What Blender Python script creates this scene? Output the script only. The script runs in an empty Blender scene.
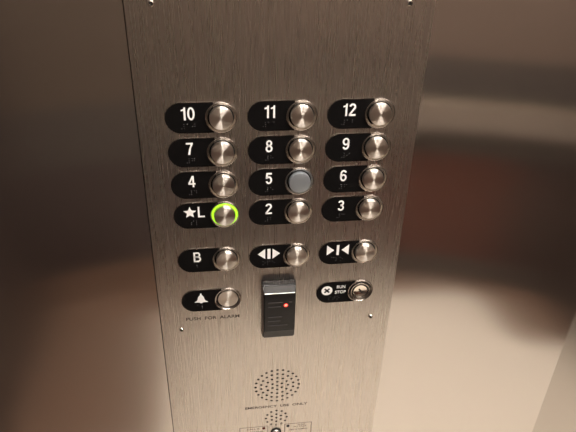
import bpy, bmesh, math
from mathutils import Matrix, Vector
PI = math.pi
sc = bpy.context.scene
C = sc.collection
# ------------------------------------------------------------------ camera
# panel coordinates in millimetres: x right, y up from the top button row, z out of the panel
H = 1.320                                   # height of the top button row above the floor


def W(x, y, z=0.0):
    return Vector((x / 1000, -z / 1000, H + y / 1000))


cam = bpy.data.cameras.new('camera')
camo = bpy.data.objects.new('camera', cam)
C.objects.link(camo)
cam.sensor_fit = 'HORIZONTAL'
cam.sensor_width = 36
cam.lens = 36 * 576.8 / 576
cam.clip_start = 0.02
right = Vector((0.99129, -0.12299, 0.02317))   # rows of the fit, turned into world axes below
B = [[0.9912932, 0.0231685, 0.1296187], [-0.0470233, -0.8571951, 0.5128406], [0.1229902, -0.5144705, -0.8486422]]
tow = lambda v: Vector((v[0], -v[2], v[1]))
ax, ay, az = tow(B[0]), -tow(B[1]), -tow(B[2])
M4 = Matrix(((ax.x, ay.x, az.x, 0), (ax.y, ay.y, az.y, 0), (ax.z, ay.z, az.z, 0), (0, 0, 0, 1)))
camo.matrix_world = Matrix.Translation(W(46.9, 215.5, 555.1)) @ M4
sc.camera = camo
cam.dof.use_dof = False
# ------------------------------------------------------------------ world and exposure
wd = bpy.data.worlds.new('world')
sc.world = wd
wd.use_nodes = True
wd.node_tree.nodes['Background'].inputs[0].default_value = (1.0, 0.85, 0.7, 1)
wd.node_tree.nodes['Background'].inputs[1].default_value = 0.0
sc.view_settings.view_transform = 'Standard'
sc.view_settings.look = 'None'
sc.view_settings.gamma = 1
sc.view_settings.use_curve_mapping = False
sc.view_settings.exposure = 0.0
LAMP = 490.0                                 # strength of the ceiling downlights
LAMP_COL = (1.0, 0.92, 0.84)


# ------------------------------------------------------------------ materials
def mat(name, col, rough=0.5, metal=0.0, aniso=0.0, tangent=None, arot=0.0, brush=None, emit=None, es=0.0,
        spec=0.5, coat=0.0, vary=0.0):
    m = bpy.data.materials.new(name)
    m.use_nodes = True
    nt = m.node_tree
    p = nt.nodes['Principled BSDF']
    p.inputs['Base Color'].default_value = (*col, 1)
    p.inputs['Roughness'].default_value = rough
    p.inputs['Metallic'].default_value = metal
    p.inputs['Specular IOR Level'].default_value = spec
    p.inputs['Coat Weight'].default_value = coat
    p.inputs['Anisotropic'].default_value = aniso
    p.inputs['Anisotropic Rotation'].default_value = arot
    if emit:
        p.inputs['Emission Color'].default_value = (*emit, 1)
        p.inputs['Emission Strength'].default_value = es
    if tangent:
        t = nt.nodes.new('ShaderNodeTangent')
        if tangent == 'UV':
            t.direction_type = 'UV_MAP'
            t.uv_map = 'UVMap'
        else:
            t.direction_type = 'RADIAL'
            t.axis = 'Z'
        nt.links.new(t.outputs[0], p.inputs['Tangent'])
    if brush:                                 # (scale x, y, z, bump strength, roughness spread, colour spread)
        tc = nt.nodes.new('ShaderNodeTexCoord')
        mp = nt.nodes.new('ShaderNodeMapping')
        mp.inputs['Scale'].default_value = brush[:3]
        nz = nt.nodes.new('ShaderNodeTexNoise')
        nz.inputs['Scale'].default_value = 1.0
        nz.inputs['Detail'].default_value = 3
        nt.links.new(tc.outputs['Object'], mp.inputs[0])
        nt.links.new(mp.outputs[0], nz.inputs['Vector'])
        if brush[3]:
            bp = nt.nodes.new('ShaderNodeBump')
            bp.inputs['Strength'].default_value = brush[3]
            bp.inputs['Distance'].default_value = 0.0001
            nt.links.new(nz.outputs[0], bp.inputs['Height'])
            nt.links.new(bp.outputs[0], p.inputs['Normal'])
        mr = nt.nodes.new('ShaderNodeMapRange')
        mr.inputs[3].default_value = rough - brush[4]
        mr.inputs[4].default_value = rough + brush[4]
        nt.links.new(nz.outputs[0], mr.inputs[0])
        nt.links.new(mr.outputs[0], p.inputs['Roughness'])
        cr = nt.nodes.new('ShaderNodeMix')
        cr.data_type = 'RGBA'
        k = brush[5]
        cr.inputs[6].default_value = (*[c * (1 - k) for c in col], 1)
        cr.inputs[7].default_value = (*[min(1, c * (1 + k)) for c in col], 1)
        nt.links.new(nz.outputs[0], cr.inputs[0])
        nt.links.new(cr.outputs[2], p.inputs['Base Color'])
    return m


STEEL = (0.68, 0.64, 0.60)
m_panel = mat('brushed_steel_panel', STEEL, 0.275, 1, 0.55, 'UV', brush=(1500, 12, 1500, 0.0, 0.010, 0.045))
m_side = mat('brushed_steel_wall', (0.74, 0.71, 0.68), 0.14, 1, 0.9, 'UV', brush=(14, 1, 1100, 0.0, 0.02, 0.04))
m_door = mat('brushed_steel_door', (0.60, 0.565, 0.53), 0.26, 1, 0.6, 'UV', brush=(900, 900, 10, 0.0, 0.02, 0.04))
m_bezel = mat('turned_steel_bezel', (0.50, 0.46, 0.42), 0.22, 1)
m_cap = mat('turned_steel_cap', (0.95, 0.89, 0.82), 0.34, 1, 1.0, 'RADIAL', arot=0.25)
m_cap0 = mat('satin_steel', (0.95, 0.92, 0.88), 0.35, 1)
m_worn = mat('worn_grey_cap', (0.42, 0.46, 0.50), 0.42, 0.8)
m_gap = mat('dark_gap', (0.012, 0.011, 0.010), 0.5)
m_black = mat('black_plate', (0.005, 0.0045, 0.0045), 0.5, spec=0.05)
m_rim = mat('plate_edge', (0.30, 0.27, 0.24), 0.25, 1)
m_white = mat('white_lettering', (0.93, 0.92, 0.90), 0.5)
m_braille = mat('braille_black', (0.03, 0.028, 0.028), 0.25)
m_green = mat('green_glow', (0.2, 0.4, 0.02), 0.5, emit=(0.42, 1.0, 0.02), es=1.25)
m_engrave = mat('engraved_dark', (0.045, 0.030, 0.022), 0.6)
m_reader = mat('reader_black_plastic', (0.008, 0.0075, 0.008), 0.22, spec=0.28)
m_readerlit = mat('reader_lit_bevel', (0.032, 0.030, 0.029), 0.4, spec=0.3)  # reader plastic lightened, light on the sloping faces put into the colour
m_readl = mat('reader_line', (0.055, 0.05, 0.05), 0.35)
m_glint = mat('reader_edge_glint', (0.85, 0.83, 0.80), 0.35, 1)  # bright metal standing in for a highlight on the reader's edge
m_red = mat('red_indicator', (0.6, 0.02, 0.02), 0.3, emit=(1.0, 0.10, 0.06), es=6.0)
m_redlens = mat('dark_red_lens', (0.09, 0.006, 0.004), 0.25)
m_ledlens = mat('lit_red_lens', (0.3, 0.01, 0.01), 0.3, emit=(1.0, 0.02, 0.02), es=0.22)
m_bluelens = mat('dark_blue_lens', (0.008, 0.010, 0.03), 0.25)
m_bright = mat('polished_steel', (0.9, 0.86, 0.8), 0.12, 1)
m_floor = mat('beige_floor', (0.78, 0.70, 0.60), 0.45, brush=(60, 60, 60, 0.0, 0.02, 0.05))
m_ceil = mat('ceiling_white', (0.62, 0.58, 0.52), 0.6)
m_wood = mat('red_wood', (0.085, 0.022, 0.012), 0.35, brush=(4, 4, 90, 0.0, 0.04, 0.25))
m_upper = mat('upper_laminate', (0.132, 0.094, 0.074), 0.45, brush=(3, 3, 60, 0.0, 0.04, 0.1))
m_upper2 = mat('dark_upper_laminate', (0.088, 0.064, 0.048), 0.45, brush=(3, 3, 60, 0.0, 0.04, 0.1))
m_darkband = mat('dark_trim', (0.062, 0.050, 0.044), 0.4)
m_rail = mat('rail_satin', (0.22, 0.175, 0.145), 0.45, 0.0)
m_dark = mat('dark_laminate', (0.036, 0.024, 0.020), 0.5)
m_plum = mat('plum_brown_wood', (0.045, 0.030, 0.028), 0.4, brush=(4, 4, 90, 0.0, 0.04, 0.2))
m_dim = mat('dim_brown', (0.18, 0.108, 0.074), 0.4, brush=(40, 40, 40, 0.0, 0.02, 0.15))  # brown that carries the floor's light falloff in its colour
m_lamp = mat('lamp_diffuser', (1, 1, 1), 0.5, emit=LAMP_COL, es=LAMP)


# ------------------------------------------------------------------ helpers
def uv_planar(me):
    uv = me.uv_layers.new(name='UVMap') if not me.uv_layers else me.uv_layers[0]
    uv.name = 'UVMap'
    for p in me.polygons:
        n = p.normal
        for li in p.loop_indices:
            co = me.vertices[me.loops[li].vertex_index].co
            if abs(n.z) > 0.7:
                uv.data[li].uv = (co.x, co.y)
            elif abs(n.y) > 0.7:
                uv.data[li].uv = (co.x, co.z)
            else:
                uv.data[li].uv = (co.y, co.z)


def link(name, me, m, parent=None, smooth=False):
    o = bpy.data.objects.new(name, me)
    C.objects.link(o)
    me.name = name
    me.materials.clear()
    if m:
        me.materials.append(m)
    uv_planar(me)
    if smooth:
        for p in me.polygons:
            p.use_smooth = True
        try:
            me.set_sharp_from_angle(angle=math.radians(32))
        except Exception:
            pass
    if parent:
        o.parent = parent
    return o


def tag(o, label, cat, group=None):
    o['label'] = label
    o['category'] = cat
    if group:
        o['group'] = group
    return o


def thing(name, label, cat, loc, group=None, rot=(PI / 2, 0, 0)):
    o = bpy.data.objects.new(name, None)
    o.empty_display_size = 0.02
    C.objects.link(o)
    o.location = loc
    o.rotation_euler = rot
    return tag(o, label, cat, group)


def bm_mesh(bm):
    bmesh.ops.recalc_face_normals(bm, faces=bm.faces)
    me = bpy.data.meshes.new('m')
    bm.to_mesh(me)
    bm.free()
    return me


def box(bm, x0, x1, y0, y1, z0, z1):
    vs = [bm.verts.new((x, y, z)) for x in (x0, x1) for y in (y0, y1) for z in (z0, z1)]
    for f in ((0, 1, 3, 2), (4, 6, 7, 5), (0, 4, 5, 1), (2, 3, 7, 6), (0, 2, 6, 4), (1, 5, 7, 3)):
        bm.faces.new([vs[i] for i in f])


def struct(name, m, *boxes, bevel=0.0):
    bm = bmesh.new()
    for b in boxes:
        box(bm, *b)
    if bevel:
        bmesh.ops.bevel(bm, geom=bm.edges[:], offset=bevel, segments=2, affect='EDGES')
    o = link(name, bm_mesh(bm), m)
    o['kind'] = 'structure'
    return o


def lathe(prof, seg=56):                      # profile of (radius, z) in mm, around local z
    bm = bmesh.new()
    rings = []
    for r, z in prof:
        if r < 1e-6:
            rings.append([bm.verts.new((0, 0, z / 1000))])
        else:
            rings.append([bm.verts.new((r / 1000 * math.cos(2 * PI * k / seg), r / 1000 * math.sin(2 * PI * k / seg), z / 1000)) for k in range(seg)])
    for a, b in zip(rings, rings[1:]):
        for k in range(seg):
            q = [a[k % len(a)], a[(k + 1) % len(a)], b[(k + 1) % len(b)], b[k % len(b)]]
            q = list(dict.fromkeys(q))
            if len(q) >= 3:
                bm.faces.new(q)
    return bm_mesh(bm)


def shape(loops, z0, z1, bevel=0.0):          # filled outlines (mm), holes cut by inner loops, from z0 to z1
    cu = bpy.data.curves.new('c', 'CURVE')
    cu.dimensions = '2D'
    cu.fill_mode = 'BOTH'
    cu.extrude = (z1 - z0) / 2000 - bevel / 1000
    cu.bevel_depth = bevel / 1000
    cu.bevel_resolution = 2
    cu.offset = -bevel / 1000
    for lp in loops:
        s = cu.splines.new('POLY')
        s.points.add(len(lp) - 1)
        for i, (x, y) in enumerate(lp):
            s.points[i].co = (x / 1000, y / 1000, 0, 1)
        s.use_cyclic_u = True
    o = bpy.data.objects.new('c', cu)
    me = bpy.data.meshes.new_from_object(o)
    bpy.data.objects.remove(o)
    me.transform(Matrix.Translation((0, 0, (z0 + z1) / 2000)))
    return me


def circ(x, y, r, n=24):
    return [(x + r * math.cos(2 * PI * k / n), y + r * math.sin(2 * PI * k / n)) for k in range(n)]


def rect(x0, x1, y0, y1):
    return [(x0, y0), (x1, y0), (x1, y1), (x0, y1)]


def text_mesh(body, x0, x1, y0, y1, bold=0.0, z0=0.0, z1=0.15):
    cu = bpy.data.curves.new('t', 'FONT')
    cu.body = body
    cu.size = 1
    cu.offset = bold
    cu.space_character = 1.0
    cu.resolution_u = 4
    cu.extrude = 0.5
    o = bpy.data.objects.new('t', cu)
    C.objects.link(o)
    dg = bpy.context.evaluated_depsgraph_get()
    me = bpy.data.meshes.new_from_object(o.evaluated_get(dg))
    bpy.data.objects.remove(o)
    xs = [v.co.x for v in me.vertices]
    ys = [v.co.y for v in me.vertices]
    ax0, ax1, ay0, ay1 = min(xs), max(xs), min(ys), max(ys)
    for v in me.vertices:
        v.co = (((v.co.x - ax0) / (ax1 - ax0) * (x1 - x0) + x0) / 1000,
                ((v.co.y - ay0) / (ay1 - ay0) * (y1 - y0) + y0) / 1000,
                (z0 + (v.co.z + 0.5) * (z1 - z0)) / 1000)
    return me


def join(meshes):
    bm = bmesh.new()
    for m in meshes:
        bm.from_mesh(m)
    me = bpy.data.meshes.new('j')
    bm.to_mesh(me)
    bm.free()
    return me


# ------------------------------------------------------------------ the elevator car
XL, XR, YB, ZC = -0.62, 1.40, -1.50, 2.35
struct('floor', m_floor, (XL - 0.1, XR + 0.1, -1.8, 0.15, -0.05, 0.0))
struct('floor_dim', m_dim, (XL, -0.46, -1.5, 0.0, 0.0, 0.003), (-0.46, -0.16, -1.5, -0.66, 0.0, 0.003), (-0.16, XR, -1.5, -1.30, 0.0, 0.003), (1.15, XR, -1.30, -0.95, 0.0, 0.003))  # made-up darker floor areas, painting in the fading light at the sides and back
struct('ceiling', m_ceil, (XL - 0.1, XR + 0.1, -1.8, 0.15, ZC, ZC + 0.05))
struct('wall_left', m_dark, (XL - 0.05, XL, -1.8, 0.10, 0.0, ZC))
struct('wall_right', m_dark, (XR, XR + 0.05, -1.8, 0.10, 0.0, ZC))
PX0, PX1, PY0, PY1 = -26.5, 263.9, -640.0, 420.0
G = 0.7
# steel return around the operating panel, one sheet with the opening cut out
me = shape([rect(XL * 1000, 531, -H * 1000, (ZC - H) * 1000), rect(PX0 - 1.1, PX1 + 0.4, PY0 - G, PY1 + G)], -40, 0)
o = link('wall_front', me, m_side)
o.location = (0, 0, H)
o.rotation_euler = (PI / 2, 0, 0)
o['kind'] = 'structure'
m_side.node_tree.nodes['Mapping'].inputs['Scale'].default_value = (14, 1100, 1)
struct('wall_front_backing', m_gap, (XL, 0.531, 0.041, 0.06, 0.0, ZC))
struct('door_1', m_door, (0.531, 1.38, 0.055, 0.09, 0.0, 2.15))
struct('trim_1', m_door, (0.531, 1.40, 0.045, 0.09, 2.15, ZC))


def bowed(name, m, z0, z1, off, thick, kind=True, xa=XL, xb=XR):
    bm = bmesh.new()
    n = 28
    rows = []
    for i in range(n + 1):
        x = xa + (xb - xa) * i / n
        y = YB + 0.19 * (x - 0.25) ** 2 + off
        rows.append([bm.verts.new(v) for v in ((x, y, z0), (x, y, z1), (x, y - thick, z1), (x, y - thick, z0))])
    for a, b in zip(rows, rows[1:]):
        for k in range(4):
            bm.faces.new((a[k], a[(k + 1) % 4], b[(k + 1) % 4], b[k]))
    bm.faces.new(rows[0])
    bm.faces.new(rows[-1])
    o = link(name, bm_mesh(bm), m)
    if kind:
        o['kind'] = 'structure'
    return o


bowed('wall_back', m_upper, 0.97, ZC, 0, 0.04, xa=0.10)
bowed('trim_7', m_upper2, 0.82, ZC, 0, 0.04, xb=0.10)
bowed('trim_8', m_darkband, 0.60, 0.82, -0.001, 0.04, xb=0.10)
bowed('trim_2', m_darkband, 0.60, 0.97, -0.001, 0.04, xa=0.10)
bowed('trim_3', m_wood, 0.12, 0.60, 0, 0.04, xa=0.52, xb=1.2)
bowed('trim_6', m_dark, 0.12, 0.60, 0, 0.04, xa=1.2)
bowed('trim_5', m_plum, 0.12, 0.60, 0, 0.04, xb=0.52)
bowed('baseboard_back', m_darkband, 0.0, 0.12, 0.006, 0.04, xa=0.0)
bowed('baseboard_left', m_dim, 0.0, 0.14, 0.006, 0.04, xb=0.0)
t = thing('handrail', 'long flat satin metal handrail along the back wall, seen only mirrored in the steel', 'handrail', (0, 0, 0), rot=(0, 0, 0))
o = bowed('rail_bar', m_rail, 0.715, 0.815, 0.060, 0.022, False, xa=0.0)
o.parent = t
o = bowed('rail_top_edge', m_bright, 0.8155, 0.835, 0.058, 0.018, False, xa=0.0)
o.parent = t
for x in (0.1, 0.65, 1.2):
    bm = bmesh.new()
    y = YB + 0.19 * (x - 0.25) ** 2
    box(bm, x - 0.012, x + 0.012, y, y + 0.042, 0.745, 0.775)
    link('bracket', bm_mesh(bm), m_rail, t)

# ceiling downlights
lamp0 = None
for ix, x in enumerate((0.12, 0.60, 1.08)):
    for iy, y in enumerate((-0.32, -0.92)):
        lab = ('round recessed downlight in the ceiling, ' + ('left', 'middle', 'right')[ix] + ' of the ' +
               ('row nearest the button panel', 'row nearest the back wall')[iy])
        t = thing('ceiling_light', lab, 'ceiling light', (x, y, ZC), 'recessed downlights in the ceiling', rot=(PI, 0, 0))
        link('lamp_rim', lathe([(45, 0), (60, 0), (60, 3), (48, 5), (45, 4), (45, 0)], 32), m_bright, t, True)
        link('diffuser', lathe([(0, 0.5), (44.5, 0.5), (44.5, 2.0), (0, 2.0)], 32), m_lamp, t)

# ------------------------------------------------------------------ the operating panel
pan = thing('operating_panel', 'tall vertically brushed stainless steel elevator operating panel carrying all the buttons', 'control panel', W(0, 0))
S1 = (118.6, -391.5, 33.0)
S2 = (118.2, -456.3, 17.6)
ZP = 1.2                                      # the panel stands slightly proud of the return
me = shape([rect(PX0, PX1, PY0, PY1), circ(*S1, 64), circ(*S2, 48)], -1.5, ZP)
link('face_plate', me, m_panel, pan)
m_panel.node_tree.nodes['Mapping'].inputs['Scale'].default_value = (900, 9, 1)


def holes(cx, cy, rings, pitch):
    out = [(cx, cy)]
    for k in range(1, rings + 1):
        for j in range(6 * k):
            a = PI / 2 - 2 * PI * j / (6 * k)
            out.append((cx + pitch * k * math.cos(a), cy + pitch * k * math.sin(a)))
    return out


for (cx, cy, R_), rings, lab in ((S1, 4, 'larger round grille of sixty-one drilled holes'), (S2, 2, 'smaller round grille of nineteen drilled holes')):
    me = shape([circ(cx, cy, R_, 64)] + [circ(x, y, 1.85, 14) for x, y in holes(cx, cy, rings, 7.45)], ZP - 0.5, ZP)
    g = link('speaker_grille', me, m_panel, pan)
    g['label'] = lab
    me = shape([circ(cx, cy, R_, 48)], -9, -6)
    link('speaker_cone', me, m_gap, g)

for body, x0, x1, y0, y1 in (('PUSH  FOR  ALARM', 4.0, 69.5, -264.6, -259.6), ('EMERGENCY  USE  ONLY', 74, 162, -433.8, -429.2)):
    link('engraved_lettering', text_mesh(body, x0, x1, y0, y1, 0.022, ZP, ZP + 0.05), m_engrave, pan)

# four socket screws at the corners of the fixture area
for x, y in ((-2.4, 109.7), (238.4, 109.7), (-2.4, -277.5), (238.4, -277.5)):
    s = link('screw', lathe([(0, ZP + 0.4), (1.95, ZP + 0.4), (2.0, ZP + 2.4), (2.3, ZP + 2.3), (2.9, ZP + 1.5), (3.4, ZP + .2), (3.4, ZP - 1)], 24), m_bright, pan, True)
    s.location = (x / 1000, y / 1000, 0)
    k = link('socket', shape([circ(0, 0, 1.9, 6)], ZP + 0.42, ZP + 0.9), m_gap, s)

# two small engraved notices with a little window each
def notice(x0, x1, y0, y1, lens_x, lens_m, lab, lines):
    f = link('notice_frame', shape([rect(x0, x1, y0, y1), rect(x0 + .75, x1 - .75, y0 + .75, y1 - .75)], ZP, ZP + 0.06), m_engrave, pan)
    f['label'] = lab
    link('indicator_window', shape([circ(lens_x, y1 - 4.6, 2.3, 20)], ZP, ZP + 0.5), lens_m, f)
    ms = []
    for (b, a0, a1, yy) in lines:
        ms.append(text_mesh(b, a0, a1, yy, yy + 2.6, 0.01, ZP, ZP + 0.05))
    link('notice_lettering', join(ms), m_engrave, f)


notice(65.4, 106.5, -500, -471.5, 100.2, m_redlens, 'engraved frame with a dark red window',
       [('CALL IS', 76, 94, -477.5), ('ACKNOWLEDGED', 70, 100, -484)])
notice(130.2, 170.2, -500, -471.2, 135.4, m_bluelens, 'engraved frame with a dark blue window',
       [('PUSH', 150, 160, -476.4), ('TO TALK', 143, 163, -480.2), ('HELP IS COMING', 138, 164, -486)])

# ------------------------------------------------------------------ button shapes
HP = 16.5                                     # half height of a label plate
XC = 56.1                                     # button centre from the plate's left end
XE = 49.0                                     # where the plate stops, under the bezel


def pill(inset=0.0):
    r = HP - inset
    pts = [(HP + r * math.cos(a), r * math.sin(a)) for a in [PI / 2 + PI * k / 28 for k in range(29)]]
    return pts + [(XE - inset, -r), (XE - inset, r)]


ZB = ZP
plate_me = shape([pill(0.55)], ZB, ZB + 0.9)
rim_me = shape([pill(0), pill(0.58)], ZB, ZB + 1.05)
bezel_me = lathe([(16.4, ZB - .3), (16.4, ZB + 1.5), (16.1, ZB + 2.1), (15.6, ZB + 2.3), (15.1, ZB + 2.1), (14.6, ZB + 1.4), (13.2, ZB + .6), (13.0, ZB - .3)], 64)
well_me = lathe([(0, ZB - .4), (13.1, ZB - .4), (13.1, ZB + .2), (0, ZB + .2)], 48)
glow_me = lathe([(12.0, ZB + .2), (12.0, ZB + .8), (12.7, ZB + 1.3), (13.9, ZB + 1.5), (14.3, ZB + 1.2), (14.4, ZB + .6)], 64)
cap_me = lathe([(11.7, ZB + .25), (11.8, ZB + 5.5), (11.55, ZB + 6.1), (11.0, ZB + 6.3), (6, ZB + 6.3), (0, ZB + 6.3)], 64)
flat_me = lathe([(12.1, ZB + .25), (12.1, ZB + .9), (11.7, ZB + 1.2), (6, ZB + 1.2), (0, ZB + 1.2)], 64)
BRAILLE = {1: '1', 2: '12', 3: '14', 4: '145', 5: '15', 6: '124', 7: '1245', 8: '125', 9: '24', 0: '245', 'n': '3456',
           'b': '12', 'l': '123', 'o': '135', 'p': '1234', 'e': '15', 'c': '14', 'a': '1', 's': '234', 't': '2345', 'm': '134', 'k': '13'}


def braille_mesh(keys):
    ms, bm = [], bmesh.new()
    n = len(keys)
    for i, k in enumerate(keys):
        ox = 23 + (i - (n - 1) / 2) * 5.4
        for d in BRAILLE[k]:
            d = int(d) - 1
            x = ox - 1.15 + 2.3 * (d // 3)
            y = -6.6 - 2.3 * (d % 3)
            bmesh.ops.create_uvsphere(bm, u_segments=8, v_segments=6, radius=0.0007,
                                      matrix=Matrix.Translation((x / 1000, y / 1000, (ZB + 1.0) / 1000)))
    return bm_mesh(bm)


def glyph(loops):
    return shape(loops, ZB + 0.9, ZB + 1.05)


def poly_one(x, w=2.1):                        # a narrow upright figure one with a flag
    return [(x, -3), (x + w, -3), (x + w, 11), (x + w - 1.5, 11), (x + w - 2.3, 9.3), (x - 2.6, 8.4), (x - 2.6, 6.9), (x, 7.3)]


def stroke(pts, w):
    """constant-width outline along a polyline, mitred"""
    L, R_ = [], []
    n = len(pts)
    for i in range(n):
        a = Vector(pts[max(0, i - 1)])
        b = Vector(pts[i])
        c = Vector(pts[min(n - 1, i + 1)])
        d1 = (b - a).normalized() if i > 0 else (c - b).normalized()
        d2 = (c - b).normalized() if i < n - 1 else d1
        d = (d1 + d2).normalized()
        nrm = Vector((-d.y, d.x))
        k = w / 2 / max(0.45, nrm.dot(Vector((-d1.y, d1.x))))
        L.append(tuple(b + nrm * k))
        R_.append(tuple(b - nrm * k))
    return L + R_[::-1]


def arc(cx, cy, rx, ry, a0, a1, n=14):
    return [(cx + rx * math.cos(math.radians(a0 + (a1 - a0) * k / n)), cy + ry * math.sin(math.radians(a0 + (a1 - a0) * k / n))) for k in range(n + 1)]


def ell(cx, cy, rx, ry, n=32):
    return [(cx + rx * math.cos(2 * PI * k / n), cy + ry * math.sin(2 * PI * k / n)) for k in range(n)]


SW = 2.05                                      # stroke width; digits stand on y=-3, 14 high


def digit(ch, x):                              # list of groups of loops, the digit centred on x
    y0 = -3.0
    h = SW / 2
    if ch == '0':
        return [[ell(x, y0 + 7, 3.9, 7.1), ell(x, y0 + 7, 3.9 - SW, 7.1 - SW * .95)]]
    if ch == '1':
        return [[poly_one(x - 0.4)]]
    if ch == '2':
        p = arc(x, y0 + 10.2, 2.75, 2.85, 172, -28) + [(x - 2.9, y0 + 1.6), (x - 2.95, y0 + h)]
        return [[stroke(p, SW)], [rect(x - 3.8, x + 3.75, y0, y0 + SW)]]
    if ch == '3':
        p = arc(x - .1, y0 + 10.3, 2.6, 2.75, 165, -80) + [(x - 0.6, y0 + 7.45)]
        q = [(x - 0.6, y0 + 7.45)] + arc(x - .05, y0 + 4.1, 2.8, 3.1, 85, -168)
        return [[stroke(p, SW)], [stroke(q, SW)]]
    if ch == '4':
        return [[[(x + .4, y0), (x + 2.4, y0), (x + 2.4, y0 + 3.1), (x + 3.8, y0 + 3.1), (x + 3.8, y0 + 5), (x + 2.4, y0 + 5), (x + 2.4, y0 + 14), (x + .3, y0 + 14),
                  (x - 4.1, y0 + 5.1), (x - 4.1, y0 + 3.1), (x + .4, y0 + 3.1)], [(x + .4, y0 + 5), (x - 1.9, y0 + 5), (x + .4, y0 + 10)]]]
    if ch == '5':
        q = [(x - 2.5, y0 + 7.3)] + arc(x - .05, y0 + 4.9, 2.8, 3.9, 115, -160)
        return [[stroke(q, SW)], [stroke([(x + 3.3, y0 + 13), (x - 2.0, y0 + 13), (x - 2.6, y0 + 6.8)], SW)]]
    if ch == '6':
        p = arc(x + .15, y0 + 9.2, 2.9, 3.85, 25, 180) + [(x - 2.85, y0 + 5)]
        return [[ell(x + .1, y0 + 4.4, 3.85, 4.5), ell(x + .1, y0 + 4.4, 3.85 - SW, 4.5 - SW * .95)], [stroke(p, SW)]]
    if ch == '9':
        p = arc(x - .15, y0 + 4.8, 2.9, 3.85, 205, 360) + [(x + 2.85, y0 + 9)]
        return [[ell(x - .1, y0 + 9.6, 3.85, 4.5), ell(x - .1, y0 + 9.6, 3.85 - SW, 4.5 - SW * .95)], [stroke(p, SW)]]
    if ch == '7':
        return [[[(x - 3.6, y0 + 14), (x + 3.8, y0 + 14), (x + 3.8, y0 + 12.3), (x + 1.6, y0 + 7.5), (x + .3, y0), (x - 1.9, y0), (x - .5, y0 + 7.3), (x + 1.5, y0 + 12), (x - 3.6, y0 + 12)]]]
    if ch == '8':
        return [[ell(x, y0 + 10.4, 3.4, 3.75), ell(x, y0 + 10.4, 3.4 - SW, 3.75 - SW * .95)],
                [ell(x, y0 + 4.0, 3.9, 4.15), ell(x, y0 + 4.0, 3.9 - SW, 4.15 - SW * .95)]]
    if ch == 'B':
        x -= .3
        return [[rect(x - 4.1, x - 2.0, y0, y0 + 14)],
                [stroke([(x - 3, y0 + 13)] + arc(x + .7, y0 + 10.3, 2.5, 2.7, 90, -90) + [(x - 3, y0 + 7.6)], SW)],
                [stroke([(x - 3, y0 + 7.3)] + arc(x + 1.0, y0 + 4.15, 2.8, 3.15, 90, -90) + [(x - 3, y0 + 1)], SW)]]


def glyphs(groups):
    return join([glyph(g) for g in groups])


def star(cx, cy, r):
    return [(cx + (r if k % 2 == 0 else r * .46) * math.sin(PI * k / 5), cy + (r if k % 2 == 0 else r * .46) * math.cos(PI * k / 5)) for k in range(10)]


def fit(groups):
    return glyphs([[[(23 + (x - 23) * 0.95, y * 0.96 + 0.9) for x, y in lp] for lp in g] for g in groups])


def num(s):
    if len(s) == 1:
        return fit(digit(s, 22.7))
    return fit(digit(s[0], {'10': 19.3, '11': 20.6, '12': 19.5}[s]) + digit(s[1], {'10': 26.6, '11': 27.2, '12': 26.9}[s]))


PITCH = 82.33
GRP = 'round steel push buttons with black label plates'


def button(col, row_y, name, sym, keys, label, cap=None, capm=None, lit=False, part='numeral', key=False):
    r = thing(name, label, 'elevator button', W(col * PITCH, row_y), GRP)
    p = link('label_plate', plate_me.copy(), m_black, r)
    link('plate_rim', rim_me.copy(), m_rim, p)
    link(part, sym, m_white, p)
    link('braille', braille_mesh(keys), m_braille, p, True)
    b = link('bezel', bezel_me.copy(), m_bezel, r, True)
    b.location = (XC / 1000, 0, 0)
    w = link('well', well_me.copy(), m_gap, r)
    w.location = (XC / 1000, 0, 0)
    if lit:
        g = link('glow_ring', glow_me.copy(), m_green, r, True)
        g.location = (XC / 1000, 0, 0)
        g['label'] = 'glowing yellow-green ring'
    if not key:
        c = link('button_cap', (cap or cap_me).copy(), capm or m_cap, r, True)
        c.location = (XC / 1000, 0.0002, 0)
    return r


rows = [0, -38, -76, -114]
where = {'10': 'at the upper left corner of the button field', '11': 'in the top row, between 10 and 12', '12': 'at the upper right corner of the button field',
         '7': 'directly below 10', '8': 'directly below 11', '9': 'directly below 12', '4': 'directly below 7', '6': 'directly below 9',
         '2': 'to the right of the green-lit button', '3': 'directly below 6'}
for r_, line in enumerate((('10', '11', '12'), ('7', '8', '9'), ('4', '5', '6'), (None, '2', '3'))):
    for c_, s in enumerate(line):
        if s is None:
            continue
        if s == '5':
            button(c_, rows[r_], 'floor_button', num(s), ['n', 5], 'floor button marked 5 with a worn plain grey-blue cap, unlike its neighbours', capm=m_worn)
        else:
            button(c_, rows[r_], 'floor_button', num(s), ['n'] + [int(q) for q in s], 'unlit steel floor button marked %s, %s' % (s, where[s]))
Lsym = fit([[star(17.9, 3.6, 7.7)], [[(27.0, -3), (34.8, -3), (34.8, -1), (29.1, -1), (29.1, 11), (27.0, 11)]]])
button(0, -114, 'lobby_button', Lsym, ['s', 'l'], 'lobby button marked with a star and L, lit by a bright green ring', lit=True, part='symbol')
Y5, Y6 = -174.2, -233.7
button(0, Y5, 'basement_button', num('B'), ['b'], 'steel button marked B on its black plate, above the alarm button', part='letter')
open_s = glyphs([[[(10.2, 4), (19.0, 11), (19.0, -3)]], [rect(21.6, 25.2, -3, 11)], [[(36.4, 4), (27.6, 11), (27.6, -3)]]])
button(1, Y5, 'door_open_button', open_s, ['o', 'p', 'e'], 'door open button with two arrows pointing away from a bar, above the card reader', part='symbol')
close_s = glyphs([[[(18.8, 4), (10.0, 11), (10.0, -3)]], [rect(21.8, 24.8, -3, 11)], [[(27.8, 4), (36.6, 11), (36.6, -3)]]])
button(2, Y5, 'door_close_button', close_s, ['c', 'l', 'o'], 'door close button with two arrows pointing towards a bar, above the key switch', part='symbol')
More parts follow.
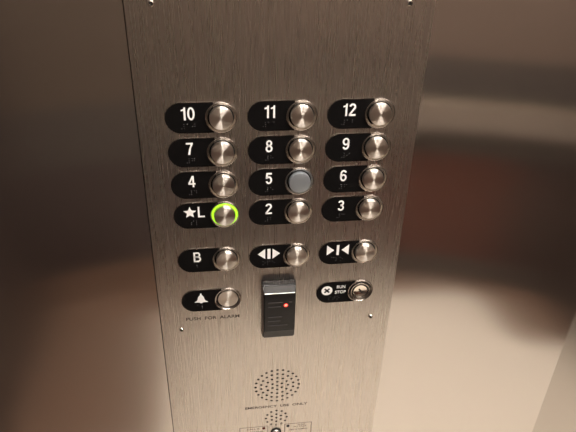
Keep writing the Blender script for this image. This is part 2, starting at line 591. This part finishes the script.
bell = [(16.0, -1.4), (18.2, -.2), (19.6, 2.0), (20.3, 5.2), (21.4, 7.2), (22.6, 8.3), (23.2, 11.2), (24.4, 11.2), (25.0, 8.3), (26.2, 7.2), (27.3, 5.2), (28.0, 2.0), (29.4, -.2), (31.8, -1.4),
        (31.8, -2.2), (26.0, -2.4), (25.0, -3.6), (22.8, -3.6), (21.8, -2.4), (16.0, -2.2)]
button(0, Y6, 'alarm_button', glyphs([[bell]]), ['a', 'l'], 'alarm button marked with a white bell, above the words push for alarm', cap=flat_me, part='symbol')


# run / stop key switch
def bar(cx, cy, l, w, a):
    c, s = math.cos(a), math.sin(a)
    return [(cx + x * c - y * s, cy + x * s + y * c) for x, y in ((-l, -w), (l, -w), (l, w), (-l, w))]


cross = []
for k in range(4):
    a = PI / 4 + k * PI / 2
    e, f = 4.3, 1.15
    cross += [(13.7 + e * math.cos(a) + f * math.sin(a), 3 + e * math.sin(a) - f * math.cos(a)),
              (13.7 + e * math.cos(a) - f * math.sin(a), 3 + e * math.sin(a) + f * math.cos(a)),
              (13.7 + f * 1.42 * math.cos(a + PI / 4), 3 + f * 1.42 * math.sin(a + PI / 4))]
rs = join([glyph([circ(13.7, 3, 6.9, 36), cross]),
           text_mesh('RUN', 26.0, 36.5, 5.6, 10.2, 0.012, ZB + .9, ZB + 1.05), text_mesh('STOP', 24.0, 37.6, -2.4, 2.2, 0.012, ZB + .9, ZB + 1.05)])
r = button(2, Y6, 'key_switch', rs, ['s', 't', 'o'], 'run stop key switch with a slotted lock beside a white cross disc', part='symbol', key=True)
r['category'] = 'key switch'
del r['group']
o = link('lock_ring', lathe([(12.6, ZB + .2), (12.6, ZB + 1.9), (12.0, ZB + 2.4), (11.0, ZB + 2.2), (10.4, ZB + .9), (10.2, ZB + .2)], 48), m_bezel, r, True)
o.location = (XC / 1000, 0, 0)
o = link('lock_cylinder', lathe([(9.2, ZB + .2), (9.2, ZB + 1.5), (8.6, ZB + 1.9), (7.9, ZB + 1.7), (7.0, ZB + 1.2), (0, ZB + 1.1)], 48), m_bright, r, True)
o.location = (XC / 1000, 0, 0)
k = link('keyway', shape([stroke([(-1.8, 2.6), (0.4, 0.3), (-0.1, -0.6), (2.6, -3.2)], 1.9)], ZB + 1.16, ZB + 1.35), m_gap, o)

# ------------------------------------------------------------------ card reader
rd = thing('card_reader', 'small black plastic card reader with a red light, below the door open button', 'card reader', W(117.6, -248))
Y = 248.0
prof = [(ZP, -209.5), (11.5, -210.0), (18, -217.0), (18, -275), (12.5, -291.5), (ZP, -293.5)]     # (z, y)
bm = bmesh.new()
cols = []
for z, y in prof:
    hw = 19.3 + (18 - z) * 0.11
    cols.append([bm.verts.new((sx * hw / 1000, (y + Y) / 1000, z / 1000)) for sx in (-1, 1)])
n = len(cols)
for i in range(n):
    a, b = cols[i], cols[(i + 1) % n]
    bm.faces.new((a[0], a[1], b[1], b[0]))
bm.faces.new([c[0] for c in cols])
bm.faces.new([c[1] for c in cols][::-1])
bmesh.ops.recalc_face_normals(bm, faces=bm.faces)
bmesh.ops.bevel(bm, geom=bm.edges[:], offset=0.0012, segments=3, affect='EDGES')
link('housing', bm_mesh(bm), m_reader, rd, True)


def slab(name, m, pts, hw, t, bev=0.0):        # thin piece lying on the profile between two (z, y) points
    (za, ya), (zb, yb) = pts
    d = Vector((zb - za, yb - ya)).normalized()
    nrm = Vector((-d.y, d.x))
    if nrm.x < 0:
        nrm = -nrm
    bm = bmesh.new()
    vs = []
    for k in (0.0, t):
        for z, y in pts:
            for sx in (-1, 1):
                vs.append(bm.verts.new((sx * hw / 1000, (y + Y + nrm.y * k) / 1000, (z + nrm.x * k) / 1000)))
    for f in ((0, 1, 3, 2), (4, 6, 7, 5), (0, 4, 5, 1), (2, 3, 7, 6), (0, 2, 6, 4), (1, 5, 7, 3)):
        bm.faces.new([vs[i] for i in f])
    return link(name, bm_mesh(bm), m, rd)


slab('top_bevel', m_readerlit, ((12.0, -210.7), (17.3, -216.4)), 18.4, 0.25)['label'] = 'sloping top strip, caught light painted in as lighter grey'
bm = bmesh.new()
bmesh.ops.create_cone(bm, cap_ends=True, segments=16, radius1=0.0006, radius2=0.0006, depth=0.0365,
                      matrix=Matrix.Translation((0, (-217.3 + Y) / 1000, 0.0179)) @ Matrix.Rotation(PI / 2, 4, 'Y'))
link('edge_glint', bm_mesh(bm), m_glint, rd, True)['label'] = 'thin added strip standing in for the highlight on the upper front edge'  # added rod that draws the specular line of the rounded edge
slab('bottom_bevel', m_readerlit, ((17.7, -276.2), (12.9, -290.6)), 18.4, 0.25)['label'] = 'sloping bottom strip, floor light painted in as lighter grey'
bm = bmesh.new()
for y, x0, x1 in ((-231, -14, 3.5), (-237.5, -14, 1.5), (-231.3, 12, 15), (-253.5, -14, 3), (-260, -14, 1), (-267, -14, 10)):
    box(bm, x0 / 1000, x1 / 1000, (y + Y - .35) / 1000, (y + Y + .35) / 1000, 0.0178, 0.0186)
link('ridges', bm_mesh(bm), m_readl, rd)
o = link('indicator_light', lathe([(0, 18.9), (1.3, 18.7), (1.8, 18.0), (1.8, 17.5)], 20), m_red, rd, True)
o.location = (0.0075, (-236.0 + Y) / 1000, 0)
o['label'] = 'small red indicator light'
bz = link('indicator_surround', lathe([(1.9, 17.8), (1.9, 18.3), (3.0, 18.3), (3.0, 17.8)], 20), m_ledlens, rd, True)
bz.location = o.location

# small domed steel call button at the lower edge of the picture
cb = thing('intercom_button', 'small shiny domed button in a black ring between the two engraved notices', 'button', W(118.0, -485.5))
link('button_ring', lathe([(7.8, ZP - .2), (7.8, ZP + 1.2), (5.3, ZP + 1.2), (5.3, ZP - .2)], 32), m_gap, cb, True)
link('button_dome', lathe([(5.2, ZP - .2), (5.2, ZP + 1.6), (4.6, ZP + 2.9), (3.0, ZP + 3.8), (0, ZP + 4.3)], 32), m_cap0, cb, True)
